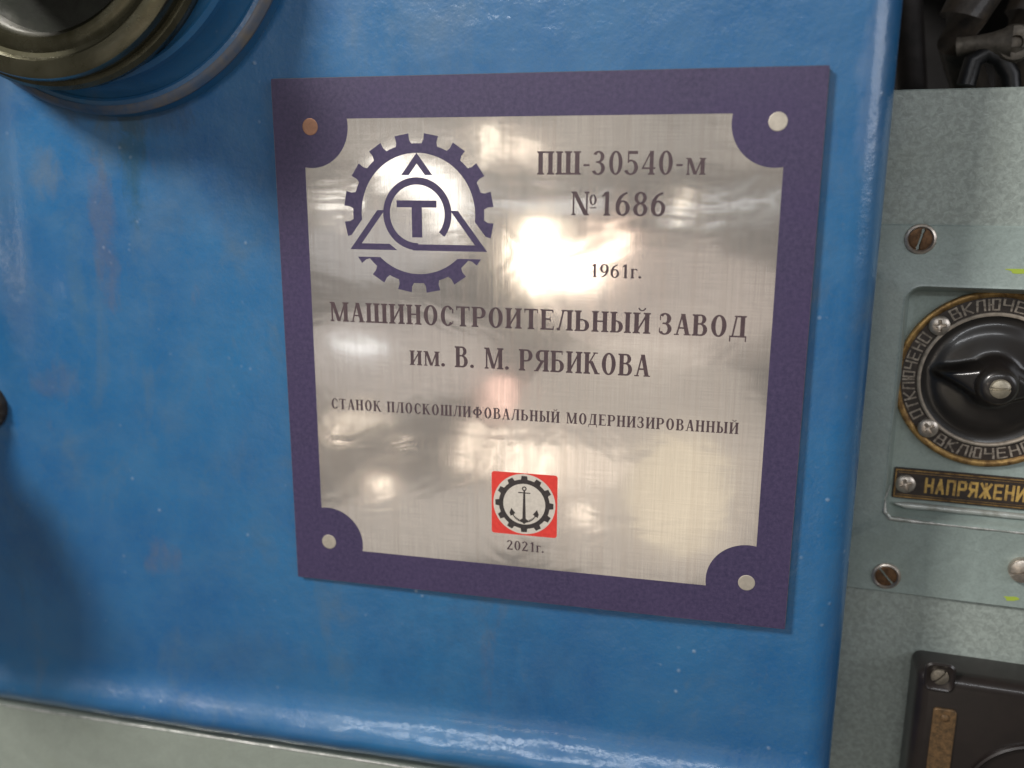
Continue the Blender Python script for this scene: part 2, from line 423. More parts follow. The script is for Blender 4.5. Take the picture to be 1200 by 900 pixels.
def bowl(cx, cy, rx, ry, a0=0, a1=360, ws=W, wt=T, n=36):
    o = []
    def pt(a, k):
        a = math.radians(a); c, s = math.cos(a), math.sin(a)
        return (cx + (rx - k * ws) * c, cy + (ry - k * wt) * s)
    for i in range(n):
        A = a0 + (a1 - a0) * i / n; B = a0 + (a1 - a0) * (i + 1) / n
        o.append([pt(A, 0), pt(B, 0), pt(B, 1), pt(A, 1)])
    return o
def drop(x, y, sg, w=.05, h=.17): return [[(x - w / 2, y), (x + w / 2, y), (x + w / 2, y + sg * h), (x - w / 2 + .015, y + sg * h)]]
def ball(x, y, r=.07): return [disc_poly(x, y, r, 14)]
def g_P(a, top=1.0, x=.13): return stem(x, 0, top) + [R_(x, x + .2, top - T, top), R_(x, x + .2, .43, .43 + T)] + bowl(x + .2, .43 + (top - .43) / 2, .25, (top - .43) / 2, -90, 90, W * .95, T)
def g_soft(x=.13): return [R_(x, x + .2, .52, .52 + T), R_(x, x + .2, 0, T)] + bowl(x + .2, .2875, .24, .2875, -90, 90, W * .95, T)
def glyph(c):
    if c == 'П': return stem(.14) + stem(.52) + [R_(.14, .52, 1 - T, 1)], .66
    if c == 'Ш': return stem(.14) + stem(.48) + stem(.82) + [R_(.14, .82, 0, T)], .96
    if c == 'И' or c == 'Й':
        g = stem(.14) + stem(.54) + diag(.16, .10, .52, .90, .075)
        if c == 'Й': g = g + bowl(.34, 1.24, .15, .17, 185, 355, .055, .06)
        return g, .68
    if c == 'Н': return stem(.14) + stem(.52) + [R_(.14, .52, .48, .48 + T)], .66
    if c == 'Т': return stem(.31, t=False) + [R_(.03, .59, 1 - T, 1)] + drop(.055, 1, -1, h=.20) + drop(.565, 1, -1, h=.20), .62
    if c == 'Е': return stem(.14) + [R_(.14, .52, 1 - T, 1), R_(.14, .53, 0, T), R_(.14, .40, .49, .49 + T)] + drop(.50, 1, -1) + drop(.52, 0, 1, h=.2) + [R_(.38, .42, .41, .63)], .58
    if c == 'Л': return stem(.53) + [R_(.22, .53, 1 - T, 1)] + slab(.30, 1 - S, .2) + diag(.13, .08, .29, 1, .07) + ball(.08, .06, .065) + [R_(.06, .16, 0, .09)], .67
    if c == 'Д': return stem(.50, b=False) + [R_(.22, .50, 1 - T, 1), R_(.03, .66, 0, T)] + slab(.30, 1 - S, .22) + diag(.14, T, .27, 1, .07) + [R_(.02, .07, -.2, T), R_(.61, .66, -.2, T)] + slab(.50, 1 - S, .26), .69
    if c == 'А': return diag(.10, 0, .30, 1, .065) + diag(.51, 0, .32, 1, .165) + [R_(.16, .45, .30, .30 + T)] + slab(.09, 0, .19) + slab(.51, 0, .27), .62
    if c == 'М': return stem(.12, w=.07) + stem(.72, w=W) + diag(.16, 1, .42, .02, .15) + diag(.43, .02, .70, 1, .07) + slab(.11, 1 - S, .2), .86
    if c == 'м': 
        g, a = glyph('М'); return [[(x * .86, y * .70) for x, y in p] for p in g], a * .86
    if c == 'и':
        g, a = glyph('И'); return [[(x * .84, y * .70) for x, y in p] for p in g], a * .84
    if c == 'г': return stem(.12, 0, .70, w=.13) + [R_(.12, .38, .70 - T, .70)] + drop(.36, .70, -1, h=.17), .40
    if c == 'О': return bowl(.33, .5, .29, .515), .66
    if c == 'С': return bowl(.33, .5, .29, .515, 42, 318) + drop(.54, .86, -1, h=.22, w=.06) + drop(.545, .12, 1, h=.14, w=.04), .60
    if c == 'Р': return g_P(0), .60
    if c == 'Я': return stem(.50) + [R_(.30, .50, 1 - T, 1), R_(.28, .50, .45, .45 + T)] + bowl(.30, .725, .24, .275, 90, 270, W * .95, T) + diag(.10, 0, .34, .47, .14) + slab(.08, 0, .18), .63
    if c == 'Б': return stem(.14) + g_soft(.14) + [R_(.14, .50, 1 - T, 1)] + drop(.49, 1, -1), .61
    if c == 'В': return stem(.14) + g_soft(.14) + [R_(.14, .32, 1 - T, 1)] + bowl(.32, .77, .21, .23, -90, 90, W * .9, T), .62
    if c == 'Ь': return stem(.14) + g_soft(.14), .61
    if c == 'Ы': return stem(.14) + [R_(.14, .28, .52, .52 + T), R_(.14, .28, 0, T)] + bowl(.28, .2875, .22, .2875, -90, 90, W * .95, T) + stem(.68), .82
    if c == 'К': return stem(.14) + diag(.22, .48, .48, 1, .065) + diag(.30, .60, .56, 0, .16) + slab(.49, 1 - S, .2) + slab(.57, 0, .22), .66
    if c == 'З': return bowl(.24, .745, .24, .27, -90, 150, W * .95, T) + bowl(.24, .27, .27, .285, -150, 90, W * .95, T) + [R_(.15, .26, .49, .49 + T)] + drop(.06, .86, -1, h=.2, w=.05) + drop(.04, .14, 1, h=.18, w=.05), .55
    if c == 'Ф': return stem(.42) + bowl(.42, .52, .37, .31, 0, 360, W * .9, T), .84
    if c == '0': return bowl(.28, .5, .25, .51, ws=.145), .56
    if c == '1': return stem(.28, t=False, w=.14) + diag(.13, .80, .25, .99, .09), .50
    if c == '2': return bowl(.25, .73, .23, .28, -20, 165, .14, T) + diag(.10, .06, .40, .66, .13) + [R_(.04, .50, 0, .13)] + drop(.49, 0, 1, h=.2, w=.04), .55
    if c == '3': return bowl(.23, .76, .22, .25, -90, 155, .14, T) + bowl(.22, .27, .26, .285, -155, 90, .145, T) + [R_(.14, .24, .50, .50 + T)], .54
    if c == '4': return stem(.38, w=.14, t=False) + diag(.06, .28, .36, 1, .06) + [R_(.03, .53, .24, .31)], .56
    if c == '5': return [R_(.10, .47, .87, 1), R_(.10, .155, .50, 1)] + bowl(.22, .31, .27, .325, -155, 118, .145, T), .54
    if c == '6': return bowl(.28, .32, .25, .33, ws=.14) + bowl(.50, .40, .47, .60, 100, 180, .14, T), .56
    if c == '8': return bowl(.28, .75, .215, .26, ws=.125) + bowl(.28, .27, .25, .285, ws=.14), .56
    if c == '9': return [[(.56 - x, 1 - y) for x, y in p] for p in glyph('6')[0]], .56
    if c == '-': return [R_(.04, .27, .36, .45)], .31
    if c == '.': return [disc_poly(.09, .08, .085, 14)], .2
    if c == '№':
        g = stem(.10, w=.06) + stem(.58, w=.06) + diag(.13, 1, .55, .02, .16) + bowl(.80, .66, .13, .22, ws=.075, wt=.04) + [R_(.68, .92, .30, .345)]
        return g, .96
    if c == ' ': return [], .30
    raise KeyError(c)
def text_polys(s, x0, x1, zb, cap, track=.055):
    out, x = [], 0
    for ch in s:
        g, a = glyph(ch); out += [[(px + x, pz) for px, pz in p] for p in g]; x += a + track
    x -= track; k = (x1 - x0) / (x - .10)
    return [[(x0 + (px - .05) * k, zb + pz * cap) for px, pz in p] for p in out]

# ================================================================== THE BLUE MACHINE CASTING
XE, ZB, RE = 110.5, -168.5, 11.0         # right edge, bottom edge, edge radius
def casting_height(x, z):
    h = 4.6 * (1 - sm(-211, -196, x)) * sm(-40, 40, z)                 # raised rib at the left
    h -= .9 * math.exp(-((x + 190) / 8) ** 2) * sm(-60, 40, z)
    h += 1.1 * math.sin(x * .021 + 1) * math.sin(z * .017 + .4)
    h += (6.8 + .25 * math.sin(x * .13) + .2 * math.sin(x * .31)) * (math.exp(-((z + 156.8) / 8.0) ** 2))                       # lip flaring out at the bottom
    return h
def make_casting():
    mb = MB(); xs = []; zs = []
    x = -330.0
    while x < XE - RE - .01: xs.append((x, 0, 1)); x += 2.6
    for k in range(17):
        a = PI / 2 * k / 16; xs.append((XE - RE + RE * math.sin(a), RE * (1 - math.cos(a)), math.cos(a)))
    xs.append((XE, RE + 50, 0))
    z = 300.0
    while z > ZB + 6 + .01: zs.append((z, 0, 1)); z -= 2.2
    for k in range(13):
        a = PI / 2 * k / 12; zs.append((ZB + 6 - 6 * math.sin(a), 6 * (1 - math.cos(a)), math.cos(a)))
    zs.append((ZB, 46, 0))
    for (x, dx, kx) in xs:
        for (z, dz, kz) in zs:
            y = 2.45 + dx + dz - casting_height(x, z) * kx * (kz if dz else 1)
            mb.v.append((x, y, z))
    n = len(zs)
    for i in range(len(xs) - 1):
        for j in range(n - 1): mb.f.append((i * n + j, (i + 1) * n + j, (i + 1) * n + j + 1, i * n + j + 1))
    return mb
housing = empty('machine_casting', (0, 2, 0), 'glossy blue enamelled machine casting with rounded edges that carries the name plate', 'machine casting')
o = make_casting().build('casting_face', BLUE, housing, smooth=True, fix=False); o.location.y = -2 * MM
for p in o.data.polygons: pass
o.data.flip_normals() if o.data.polygons[0].normal.y > 0 else None

# grey machine bed below
bed = tag(MB().box(-420, 40, .9, 70, -330, -168.5).build('machine_bed', BED, None, bev=1.2), 'grey green painted machine bed along the bottom edge of the blue casting', 'machine bed')
tag(MB().tube([(x, .8, -168.3) for x in (-420, -200, 40)], .45, 10).build('bed_edge_strip', PALERIM, bed), 'pale thin strip')  # thin pale bead along the top edge of the bed

# ------------------------------------------------------------------ round spindle boss, top left
BX, BZ = -151, 155
boss = empty('spindle_boss', (BX, 2, BZ), 'big round blue boss with oily steel sleeve protruding at the top left of the casting', 'spindle boss')
def prof(pts): return pts
MB().lathe([(76, 4), (74.5, -2), (73, -4.6), (70.5, -5.2), (69.5, -4.6)], 160, cap=False).build('outer_rim', BLUE, boss, smooth=True)
MB().lathe([(74.9, -2.4), (75.0, -3.4), (74.2, -4.4), (73.0, -5.1), (72.0, -5.2)], 160, cap=False).build('worn_edge', RIMDIRT, boss, smooth=True)
MB().lathe([(69.6, -4.2), (67.5, -7), (66, -11), (65.2, -14.5), (64.2, -15.6), (58, -16)], 160, cap=False).build('boss_cone', BLUE, boss, smooth=True)
MB().lathe([(66.2, -13.2), (66.0, -15.4), (64.6, -16.6), (63.6, -16.2), (63, -14)], 160, cap=False).build('inner_rim', BLUE, boss, smooth=True)
MB().lathe([(60, -14), (60, -17), (61, -18.5), (61.3, -21), (60.2, -22.6), (58.6, -22.8), (58.4, -24.5), (59, -26), (58.4, -28.2), (56, -29.4), (53, -29.8), (52, -28.6), (50.5, -28.4), (49, -29.6), (46, -30), (44.5, -28.6), (43.5, -24), (43, -18)], 160, cap=False).build('steel_sleeve', OILY, boss, smooth=True, loc=(-5, 0, -7))
MB().lathe([(43.2, -19), (25, -20), (24.5, -75), (22, -78), (8, -78.5)], 96).build('shadow_core', OILDARK, boss, smooth=True, loc=(-5, 0, -12))  # core lengthened beyond view to cast its shadow on the casting

# ------------------------------------------------------------------ control lever at the left edge
lp = at(-17, 474)
lever = empty('control_lever', (lp.x, 2, lp.z), 'dark greasy control lever hub at the left edge of the blue casting', 'lever')
def hubh(x, z):
    r_ = math.hypot(x, z)
    return 6.5 * math.sqrt(max(0.0, 1 - (r_ / 10.4) ** 2)) + .8 * math.sin(x * 1.3 + 1) * math.sin(z * 1.1) + .5 * math.sin(x * 2.9 + z * 2.3)
MB().polar(10.2, hubh, 64, 24).build('hub', HOSE, lever, smooth=True)
MB().tube([(-1, -8, 1), (-16, -26, 4), (-40, -50, -8), (-50, -62, 2)], [5, 4.4, 4.2, 4.2]).build('arm', OILY, lever, smooth=True)
kb = MB(); kb.lathe([(38 * math.sin(PI * k / 18), -38 * math.cos(PI * k / 18)) for k in range(1, 19)], 40)
kb.build('shadow_ball', BAKELITE, lever, smooth=True, loc=(-50, -66, 4))  # unseen ball, added to cast the round shadow at lower left

# ================================================================== THE NAME PLATE
HX, HZ = 90.0, 91.1
plate = empty('name_plate', (0, 1.2, 0), 'square brushed metal name plate with purple printed border and Cyrillic lettering', 'name plate')
plate.location.y = 0
def pchild(o): return o
body = MB(); body.loops([rrect(-HX, HX, -HZ, HZ, 1.0, 2.1, 4), rrect(-HX, HX, -HZ, HZ, 1.0, .12, 4), rrect(-HX + .12, HX - .12, -HZ + .12, HZ - .12, 1.0, 0, 4)], True)
ob = body.build('metal_sheet', PLATE, plate)
ob.data.materials.append(EDGE)
for p in ob.data.polygons:
    if abs(p.normal.y) < .9: p.material_index = 1
# printed border with bare round corners
IX, IZ, CRX, CRZ, CR = 78.75, 77.8, 76.3, 75.3, 13.6
border = []
bx, bz = HX - .15, HZ - .15
for q in ([(-bx, IZ), (bx, IZ), (bx, bz), (-bx, bz)], [(-bx, -bz), (bx, -bz), (bx, -IZ), (-bx, -IZ)],
          [(-bx, -IZ), (-IX, -IZ), (-IX, IZ), (-bx, IZ)], [(IX, -IZ), (bx, -IZ), (bx, IZ), (IX, IZ)]): border.append(q)
for sx in (-1, 1):
    for sz in (-1, 1): border.append(disc_poly(sx * CRX, sz * CRZ, CR, 72))
flat_union(border, 'printed_border', PURPLE, -.02, plate)
for k, (sx, sz) in enumerate(((-1, 1), (1, 1), (-1, -1), (1, -1))):
    d = MB().lathe([(2.8, 0), (2.8, -.10), (2.6, -.16)], 40, sx * CRX, sz * CRZ)
    o = d.build('corner_disc', WARMGLINT if k == 0 else DISC, plate)
    if k == 0: tag(o, 'corner disc with painted orange reflection')

# lettering
for s_, x0, x1, zb, cap in (('ПШ-30540-м', 2.7, 55.3, 59.6, 7.3), ('№1686', 14, 43.6, 46.8, 7.5), ('1961г.', 20.6, 36.9, 26.9, 4.4),
                            ('МАШИНОСТРОИТЕЛЬНЫЙ', -71.7, 40.2, 8.9, 6.9), ('ЗАВОД', 43.6, 70.9, 8.9, 7.0),
                            ('им. В. М. РЯБИКОВА', -42.2, 40.5, -5.5, 7.4),
                            ('СТАНОК ПЛОСКОШЛИФОВАЛЬНЫЙ МОДЕРНИЗИРОВАННЫЙ', -72.8, 70.3, -23.2, 3.9), ('2021г.', -7.3, 6.0, -71.5, 3.6)):
    flat_union(text_polys(s_, x0, x1, zb, cap, .10 if cap < 4.2 and len(s_) > 20 else .06), 'lettering', INK, -.022, plate)

# gear emblem
GX, GZ = -38.6, 46.5
gear = ring_polys(GX, GZ, 20.1, 23.2, 0, 360, 96)
for k in range(16):
    a = math.radians(90 + 11.25 + 22.5 * k)
    def pr(r, t): return (GX + r * math.cos(a) - t * math.sin(a), GZ + r * math.sin(a) + t * math.cos(a))
    gear.append([pr(22.4, -3.0), pr(24.4, -2.3), pr(26.4, -2.5), pr(26.4, 2.5), pr(24.4, 2.3), pr(22.4, 3.0)])
A_, B_, C_ = (GX, 66.6), (-63.3, 34.4), (-14.4, 34.4)
def offtri(d):
    ang = math.atan2(A_[1] - B_[1], A_[0] - B_[0]); hx = d / math.tan(ang / 2)
    return [(B_[0] - hx, B_[1] - d), (C_[0] + hx, C_[1] - d), (A_[0], A_[1] + d / math.cos(ang))]
gear = [p for p in minus_tri(gear, offtri(2.5)) if len(p) > 2]
# the ring stays closed under the apex of the triangle
gear += ring_polys(GX, GZ, 20.1, 23.2, 60, 120, 24)
emblem = flat_union(gear, 'gear_emblem', PURPLE, -.024, plate)
tw = 2.5
ti = offtri(-2.1)
def edgeband(p, q, pi, qi, t0, t1, cut0=None, cut1=None):
    l = lambda a, b, t: (a[0] + (b[0] - a[0]) * t, a[1] + (b[1] - a[1]) * t)
    return [l(p, q, t0), l(p, q, t1), l(pi, qi, t1), l(pi, qi, t0)]
tri = []
ctr = ti  # inner triangle: B', C', A'
Bi, Ci, Ai = ti
def leg_piece(P, Q, Pi, Qi, zlo, zhi):
    band = [P, Q, Qi, Pi]
    p = half_clip(band, (0, zlo), (1, 0), True); p = half_clip(p, (0, zhi), (-1, 0), True); return p
tri.append(leg_piece(B_, A_, Bi, Ai, 59.4, 70)); tri.append(leg_piece(C_, A_, Ci, Ai, 59.4, 70))
tri.append(leg_piece(B_, A_, Bi, Ai, 30, 47.8)); tri.append(leg_piece(C_, A_, Ci, Ai, 30, 47.8))
bl = [B_, (-46.2, 34.4), (-48.9, 36.5), Bi]; tri.append(bl)
tri.append([(-40.5, 34.4), C_, Ci, (-40.5, 36.5)])
OX, OZ = -38.8, 46.6
tri += ring_polys(OX, OZ, 9.7, 12.1, -38, 270, 72)
tri.append([(-40.6, 34.5), (-38.6, 34.42), (-38.6, 36.8), (-40.6, 36.8)])
tri += [[(-46.0, 48.8), (-31.9, 48.8), (-31.9, 51.1), (-46.0, 51.1)], [(-40.7, 38.8), (-37.1, 38.8), (-37.1, 49.2), (-40.7, 49.2)]]
flat_union(tri, 'triangle_monogram', PURPLE, -.024, emblem)

# anchor emblem
ax, az = -1.15, -53.8
sq = flat_union([[(p[0], p[2]) for p in rrect(-13.0, 10.7, -65.5, -42.3, 1.0, 0, 5)]], 'anchor_emblem', RED, -.024, plate)
flat_union([disc_poly(ax, az, 11.2, 72)], 'pale_disc', PALE, -.034, sq)
gp = ring_polys(ax, az, 7.6, 9.2, 0, 360, 72)
for k in range(12):
    a = math.radians(90 + 30 * k)
    def pr2(r, t): return (ax + r * math.cos(a) - t * math.sin(a), az + r * math.sin(a) + t * math.cos(a))
    gp.append([pr2(8.9, -1.25), pr2(10.5, -1.0), pr2(10.5, 1.0), pr2(8.9, 1.25)])
flat_union(gp, 'toothed_ring', BLACKINK, -.044, sq)
an = ring_polys(ax, -48.0, .42, .85, 0, 360, 24)
an.append([(ax - .32, -48.7), (ax + .32, -48.7), (ax + .62, -59.2), (ax - .62, -59.2)])
an.append([(ax - 2.2, -49.75), (ax + 2.2, -49.75), (ax + 2.2, -49.35), (ax - 2.2, -49.35)])
for sx in (-1, 1):
    pts = [(ax + sx * (.0 + 5.0 * math.sin(t)), -60.6 + 5.6 * (1 - math.cos(t))) for t in [k * .12 for k in range(0, 10)]]
    for i in range(9):
        p, q = pts[i], pts[i + 1]; w0 = .62 - .045 * i
        an.append([(p[0], p[1] - .15), (q[0], q[1] - .1), (q[0] - sx * .25, q[1] + w0), (p[0] - sx * .1, p[1] + w0 + .4)])
    ex, ez = pts[-1]
    an.append([(ex + sx * .9, ez + .3), (ex + sx * .25, ez + 2.1), (ex - sx * 1.3, ez + .2), (ex - sx * .2, ez - .3)])
    an.append([(ex + sx * .9, ez + .4), (ex + sx * .5, ez - .9), (ex - sx * .8, ez - .2), (ex - sx * .4, ez + .5)])
an.append([(ax - 1.5, -59.9), (ax, -61.3), (ax + 1.5, -59.9), (ax, -58.6)])
flat_union(an, 'anchor', BLACKINK, -.046, sq)

# ================================================================== THE GREY CONTROL CABINET (right)
YAW = math.radians(-4)
CO = (147.0, 45.0, -21.5)
cab = empty('control_cabinet', CO, 'hammered grey green control cabinet behind the right edge of the blue casting', 'cabinet', rotz=YAW)
CL, CRr, CT, CBt = -90, 190, 109.8, -260
pocket = dict(x0=-20.4, x1=110, z0=-42.4, z1=43.4)
def prect(d, r, y): return rrect(pocket['x0'] + d, pocket['x1'] - d, pocket['z0'] + d, pocket['z1'] - d, r, y)
c = MB(); c.loops([rrect(CL, CRr, CBt, CT, .8, 90), rrect(CL, CRr, CBt, CT, .8, .5), rrect(CL + .5, CRr - .5, CBt + .5, CT - .5, .6, 0), prect(-1, 6, 0), prect(-1, 6, 14)], True)
c.build('cabinet_body', HAMMER, cab)
cv = MB(); cv.loops([rrect(-60, 140, -72.6, 64.9, 1.2, -.005), rrect(-60, 140, -72.6, 64.9, 1.2, -1.2), rrect(-59.6, 139.6, -72.2, 64.5, 1.0, -1.6),
                     prect(-1.3, 6.5, -1.6), prect(-.4, 5.6, -1.9), prect(.1, 5.1, -1.2), prect(.6, 4.6, .8), prect(1.4, 4.0, 5.0), prect(2.4, 3.6, 7.6), prect(4.2, 2.5, 8.4)], True)
cover = cv.build('cover_plate', COVER, cab, smooth=True)
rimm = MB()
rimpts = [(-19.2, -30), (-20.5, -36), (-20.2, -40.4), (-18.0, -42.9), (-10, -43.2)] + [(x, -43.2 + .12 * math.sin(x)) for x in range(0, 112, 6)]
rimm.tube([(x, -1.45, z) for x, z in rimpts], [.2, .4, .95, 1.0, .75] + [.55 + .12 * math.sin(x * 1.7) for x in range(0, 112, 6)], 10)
rimm.build('worn_lit_rim', PALERIM, cover, smooth=True)  # worn lip, with its highlight put into the pale colour
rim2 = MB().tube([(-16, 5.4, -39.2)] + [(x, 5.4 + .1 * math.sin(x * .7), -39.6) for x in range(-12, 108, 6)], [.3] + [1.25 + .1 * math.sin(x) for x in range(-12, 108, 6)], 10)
rim2.build('inner_bead', BEAD, cover, smooth=True)  # highlight of the pocket's lower wall, put into a pale bead
def slotted(R, h, sw, ang, sd=.9):
    c_, s_ = math.cos(ang), math.sin(ang)
    def f(x, z):
        r = math.hypot(x, z) / R; e = h * (1 - .35 * r * r) if r < .93 else h * .55
        if abs(x * s_ - z * c_) < sw: e -= sd
        return e
    return f
def phillips(R, h, ang=0.3):
    c_, s_ = math.cos(ang), math.sin(ang)
    def f(x, z):
        r = math.hypot(x, z) / R; e = h * math.sqrt(max(0, 1 - .8 * r * r))
        u, v = x * c_ + z * s_, -x * s_ + z * c_
        if (abs(u) < .15 * R and abs(v) < .6 * R) or (abs(v) < .15 * R and abs(u) < .6 * R): e -= 1.7 * (1 - .6 * r)
        return e
    return f
def screw(parent, x, z, y, R, hf, m, label=None, name='screw'):
    o = MB().polar(R, hf, 56, 22).build(name, m, parent, smooth=True, loc=(x, y, z))
    if label: tag(o, label)
    return o
for (x, z, an_) in ((-17.8, 60.0, 1.35), (-17.3, -66.0, -.85)):
    MB().lathe([(5.3, -1.55), (5.0, -2.2), (4.3, -2.5), (3.7, -1.7)], 48, cap=False).build('screw_cup', NICKEL, cab, smooth=True, loc=(x, 0, z))
    screw(cab, x, z, -1.6, 3.8, slotted(3.8, .75, .38, an_), RUSTY, 'rusty slotted screw')
screw(cab, 27.5, -57.0, -1.6, 4.6, slotted(4.6, 3.4, .4, .4), NICKEL, 'domed bright screw')
for (px_, pz_, sx_, sz_) in ((25.5, -69.0, 2.2, 1.1), (16, 50, 5.5, 1.1)):
    pts = [(px_ + sx_ * (1 + .25 * math.sin(3 * a) + .15 * math.cos(5 * a)) * math.cos(a), pz_ + sz_ * (1 + .3 * math.sin(2 * a + 1)) * math.sin(a)) for a in [2 * PI * k / 24 for k in range(24)]]
    flat_union([pts], 'paint_fleck', FLECK, -1.62, cab, t=.08)

# --- sans engraving glyphs for the dial and label (polylines, cap height 1, width .55)
SG = {
 'О': [[(0, 0), (.5, 0), (.5, 1), (0, 1), (0, 0)]], 'Т': [[(0, 1), (.5, 1)], [(.25, 0), (.25, 1)]],
 'К': [[(0, 0), (0, 1)], [(.5, 1), (.08, .52), (.5, 0)]], 'Л': [[(0, 0), (.12, 1), (.5, 1), (.5, 0)]],
 'Ю': [[(0, 0), (0, 1)], [(0, .5), (.22, .5)], [(.22, 0), (.6, 0), (.6, 1), (.22, 1), (.22, 0)]],
 'Ч': [[(0, 1), (0, .48), (.5, .48)], [(.5, 0), (.5, 1)]], 'Е': [[(.48, 0), (0, 0), (0, 1), (.48, 1)], [(0, .5), (.4, .5)]],
 'Н': [[(0, 0), (0, 1)], [(.5, 0), (.5, 1)], [(0, .5), (.5, .5)]],
 'В': [[(0, 0), (0, 1), (.42, 1), (.42, .55), (0, .52)], [(.42, .52), (.5, .4), (.5, 0), (0, 0)]],
 'А': [[(0, 0), (.25, 1), (.5, 0)], [(.09, .32), (.41, .32)]], 'П': [[(0, 0), (0, 1), (.5, 1), (.5, 0)]],
 'Р': [[(0, 0), (0, 1), (.42, 1), (.5, .9), (.5, .55), (.42, .45), (0, .45)]],
 'Я': [[(.5, 0), (.5, 1), (.08, 1), (0, .9), (0, .58), (.08, .48), (.5, .48)], [(.25, .48), (0, 0)]],
 'Ж': [[(.35, 0), (.35, 1)], [(0, 1), (.3, .5), (0, 0)], [(.7, 1), (.4, .5), (.7, 0)]],
 'И': [[(0, 1), (0, 0), (.5, 1), (.5, 0)]]}
SWD = {'Ю': .6, 'Ж': .7}
def sans(ch, w):
    out = []
    for pl in SG[ch]:
        for a, b in zip(pl, pl[1:]):
            d = math.hypot(b[0] - a[0], b[1] - a[1]); e = w / 2 / d
            out.append(thick((a[0] - (b[0] - a[0]) * e, a[1] - (b[1] - a[1]) * e), (b[0] + (b[0] - a[0]) * e, b[1] + (b[1] - a[1]) * e), w))
    return out

# ------------------------------------------------------------------ rotary switch
FL = 8.4                                     # depth of the pocket floor
def cabpt(x, y, z):
    return Vector(CO) + Vector((x * math.cos(YAW) - y * math.sin(YAW), x * math.sin(YAW) + y * math.cos(YAW), z))
SX, SZ = 11.7, 10.0
sw = empty('rotary_switch', cabpt(SX, FL, SZ), 'round black rotary switch with engraved brass ring in the recess of the grey cabinet', 'switch', rotz=YAW)
MB().lathe([(32.3, -.02), (32.3, -1.6), (31.9, -2.0), (31.0, -2.1), (30.2, -1.7), (29.9, -1.3)], 128, cap=False).build('brass_rim', BRASS, sw, smooth=True)
MB().lathe([(30.4, -1.35), (24.0, -1.36)], 128, cap=False).build('dark_ring', DARKBAND, sw)
MB().lathe([(24.6, -1.3), (24.5, -2.1), (24.0, -2.4), (23.4, -2.3), (23.2, -1.4)], 128, cap=False).build('pale_ring', PALEMETAL, sw, smooth=True)
def arc_text(s, mid, r0, cap, inward=False, wd=.13, pitch=None):
    widths = [SWD.get(ch, .5) for ch in s]; gap = .27; tot = sum(widths) + gap * (len(s) - 1); x = -tot / 2; out = []
    kx = pitch or cap
    for ch, wch in zip(s, widths):
        for p in sans(ch, wd):
            q = []
            for (u, v) in p:
                arc = (x + u) * kx
                if not inward: r = r0 + v * cap; a = math.radians(mid) - arc / (r0 + cap / 2)
                else: r = r0 + cap - v * cap; a = math.radians(mid) + arc / (r0 + cap / 2)
                q.append((r * math.cos(a), r * math.sin(a)))
            out.append(q)
        x += wch + gap
    return out
words = [('ВКЛЮЧЕНО', 90, False), ('ОТКЛЮЧЕНО', 180, False), ('ВКЛЮЧЕНО', 270, True), ('ОТКЛЮЧЕНО', 0, False)]
for s_, mid, inw in words:
    n = sum(SWD.get(ch, .5) for ch in s_) + .27 * (len(s_) - 1)
    flat_union(arc_text(s_, mid, 25.5, 3.7, inw, .13, pitch=math.radians(68) * 27.3 / n), 'engraved_word', ENGR, -1.37, sw, t=.15)
def knob_h(x, z):
    r = math.hypot(x, z); base = 1.5 - 1.3 * math.exp(-((r - 21) / 3.0) ** 2) + 2.2 * math.exp(-(r / 14) ** 2)
    a = math.radians(-8); u = x * math.cos(a) + z * math.sin(a); v = -x * math.sin(a) + z * math.cos(a)
    w_ = max(.8, 6.2 * (1 - abs(u) / 22)) + 2.0 * math.exp(-(u / 8) ** 2); e = 1 / (1 + math.exp((abs(v) - w_) / .55)) / (1 + math.exp((abs(u) - 18.5) / .9))
    top = 9.5 - .010 * u * u + 2.5 * math.exp(-(u / 9) ** 2)
    hub = 1 / (1 + math.exp((r - 7.6) / .7))
    return base + max(e * (top - base), hub * 11.5)
MB().polar(23.3, knob_h, 160, 90, skirt=-.5).build('knob', BAKELITE, sw, smooth=True)
screw(sw, 0, 0, -14.9, 3.3, slotted(3.3, 2.0, .38, .02, .8), simple('steel_screw', (.46, .42, .33), .38, .8, .2, 300), 'dull steel slotted screw', 'screw')
for a in (135, 225, 45, 315):
    x, z = 27.0 * math.cos(math.radians(a)), 27.0 * math.sin(math.radians(a))
    screw(sw, x, z, -1.9, 3.5, phillips(3.5, 1.9, .2 + a), NICKEL)

# ------------------------------------------------------------------ voltage label
LX0, LX1, LZ0, LZ1 = -17.0, 64.0, -37.7, -25.7
lab = empty('voltage_label', cabpt(LX0, FL, LZ0), 'dark brass bordered label strip with gilt lettering below the rotary switch', 'label', rotz=YAW)
WL, HL = LX1 - LX0, LZ1 - LZ0
MB().loops([rrect(0, WL, 0, HL, .3, -.01, 3), rrect(0, WL, 0, HL, .3, -.8, 3), rrect(.2, WL - .2, .2, HL - .2, .2, -1.0, 3)], True).build('label_sheet', DARKBAND, lab)
fr = [R_(.5, WL - .5, .5, .95), R_(.5, WL - .5, HL - .95, HL - .5), R_(.5, .95, .5, HL - .5), R_(1.5, WL - .5, 1.5, 1.7), R_(1.5, WL - .5, HL - 1.8, HL - 1.6)]
flat_union(fr, 'gilt_border', BRASS, -1.0, lab, t=.1)
tp = []; x = 11.4
for ch in 'НАПРЯЖЕНИЕ':
    for p in sans(ch, .20): tp.append([(x + u * 4.45, 3.5 + v * 5.0) for u, v in p])
    x += (SWD.get(ch, .5) + .34) * 4.45
flat_union(tp, 'lettering', GOLD, -1.0, lab, t=.15)
for sx_ in (4.2, WL - 4.2): screw(lab, sx_, HL / 2, -.9, 3.5, phillips(3.5, 2.0, .35), NICKEL)

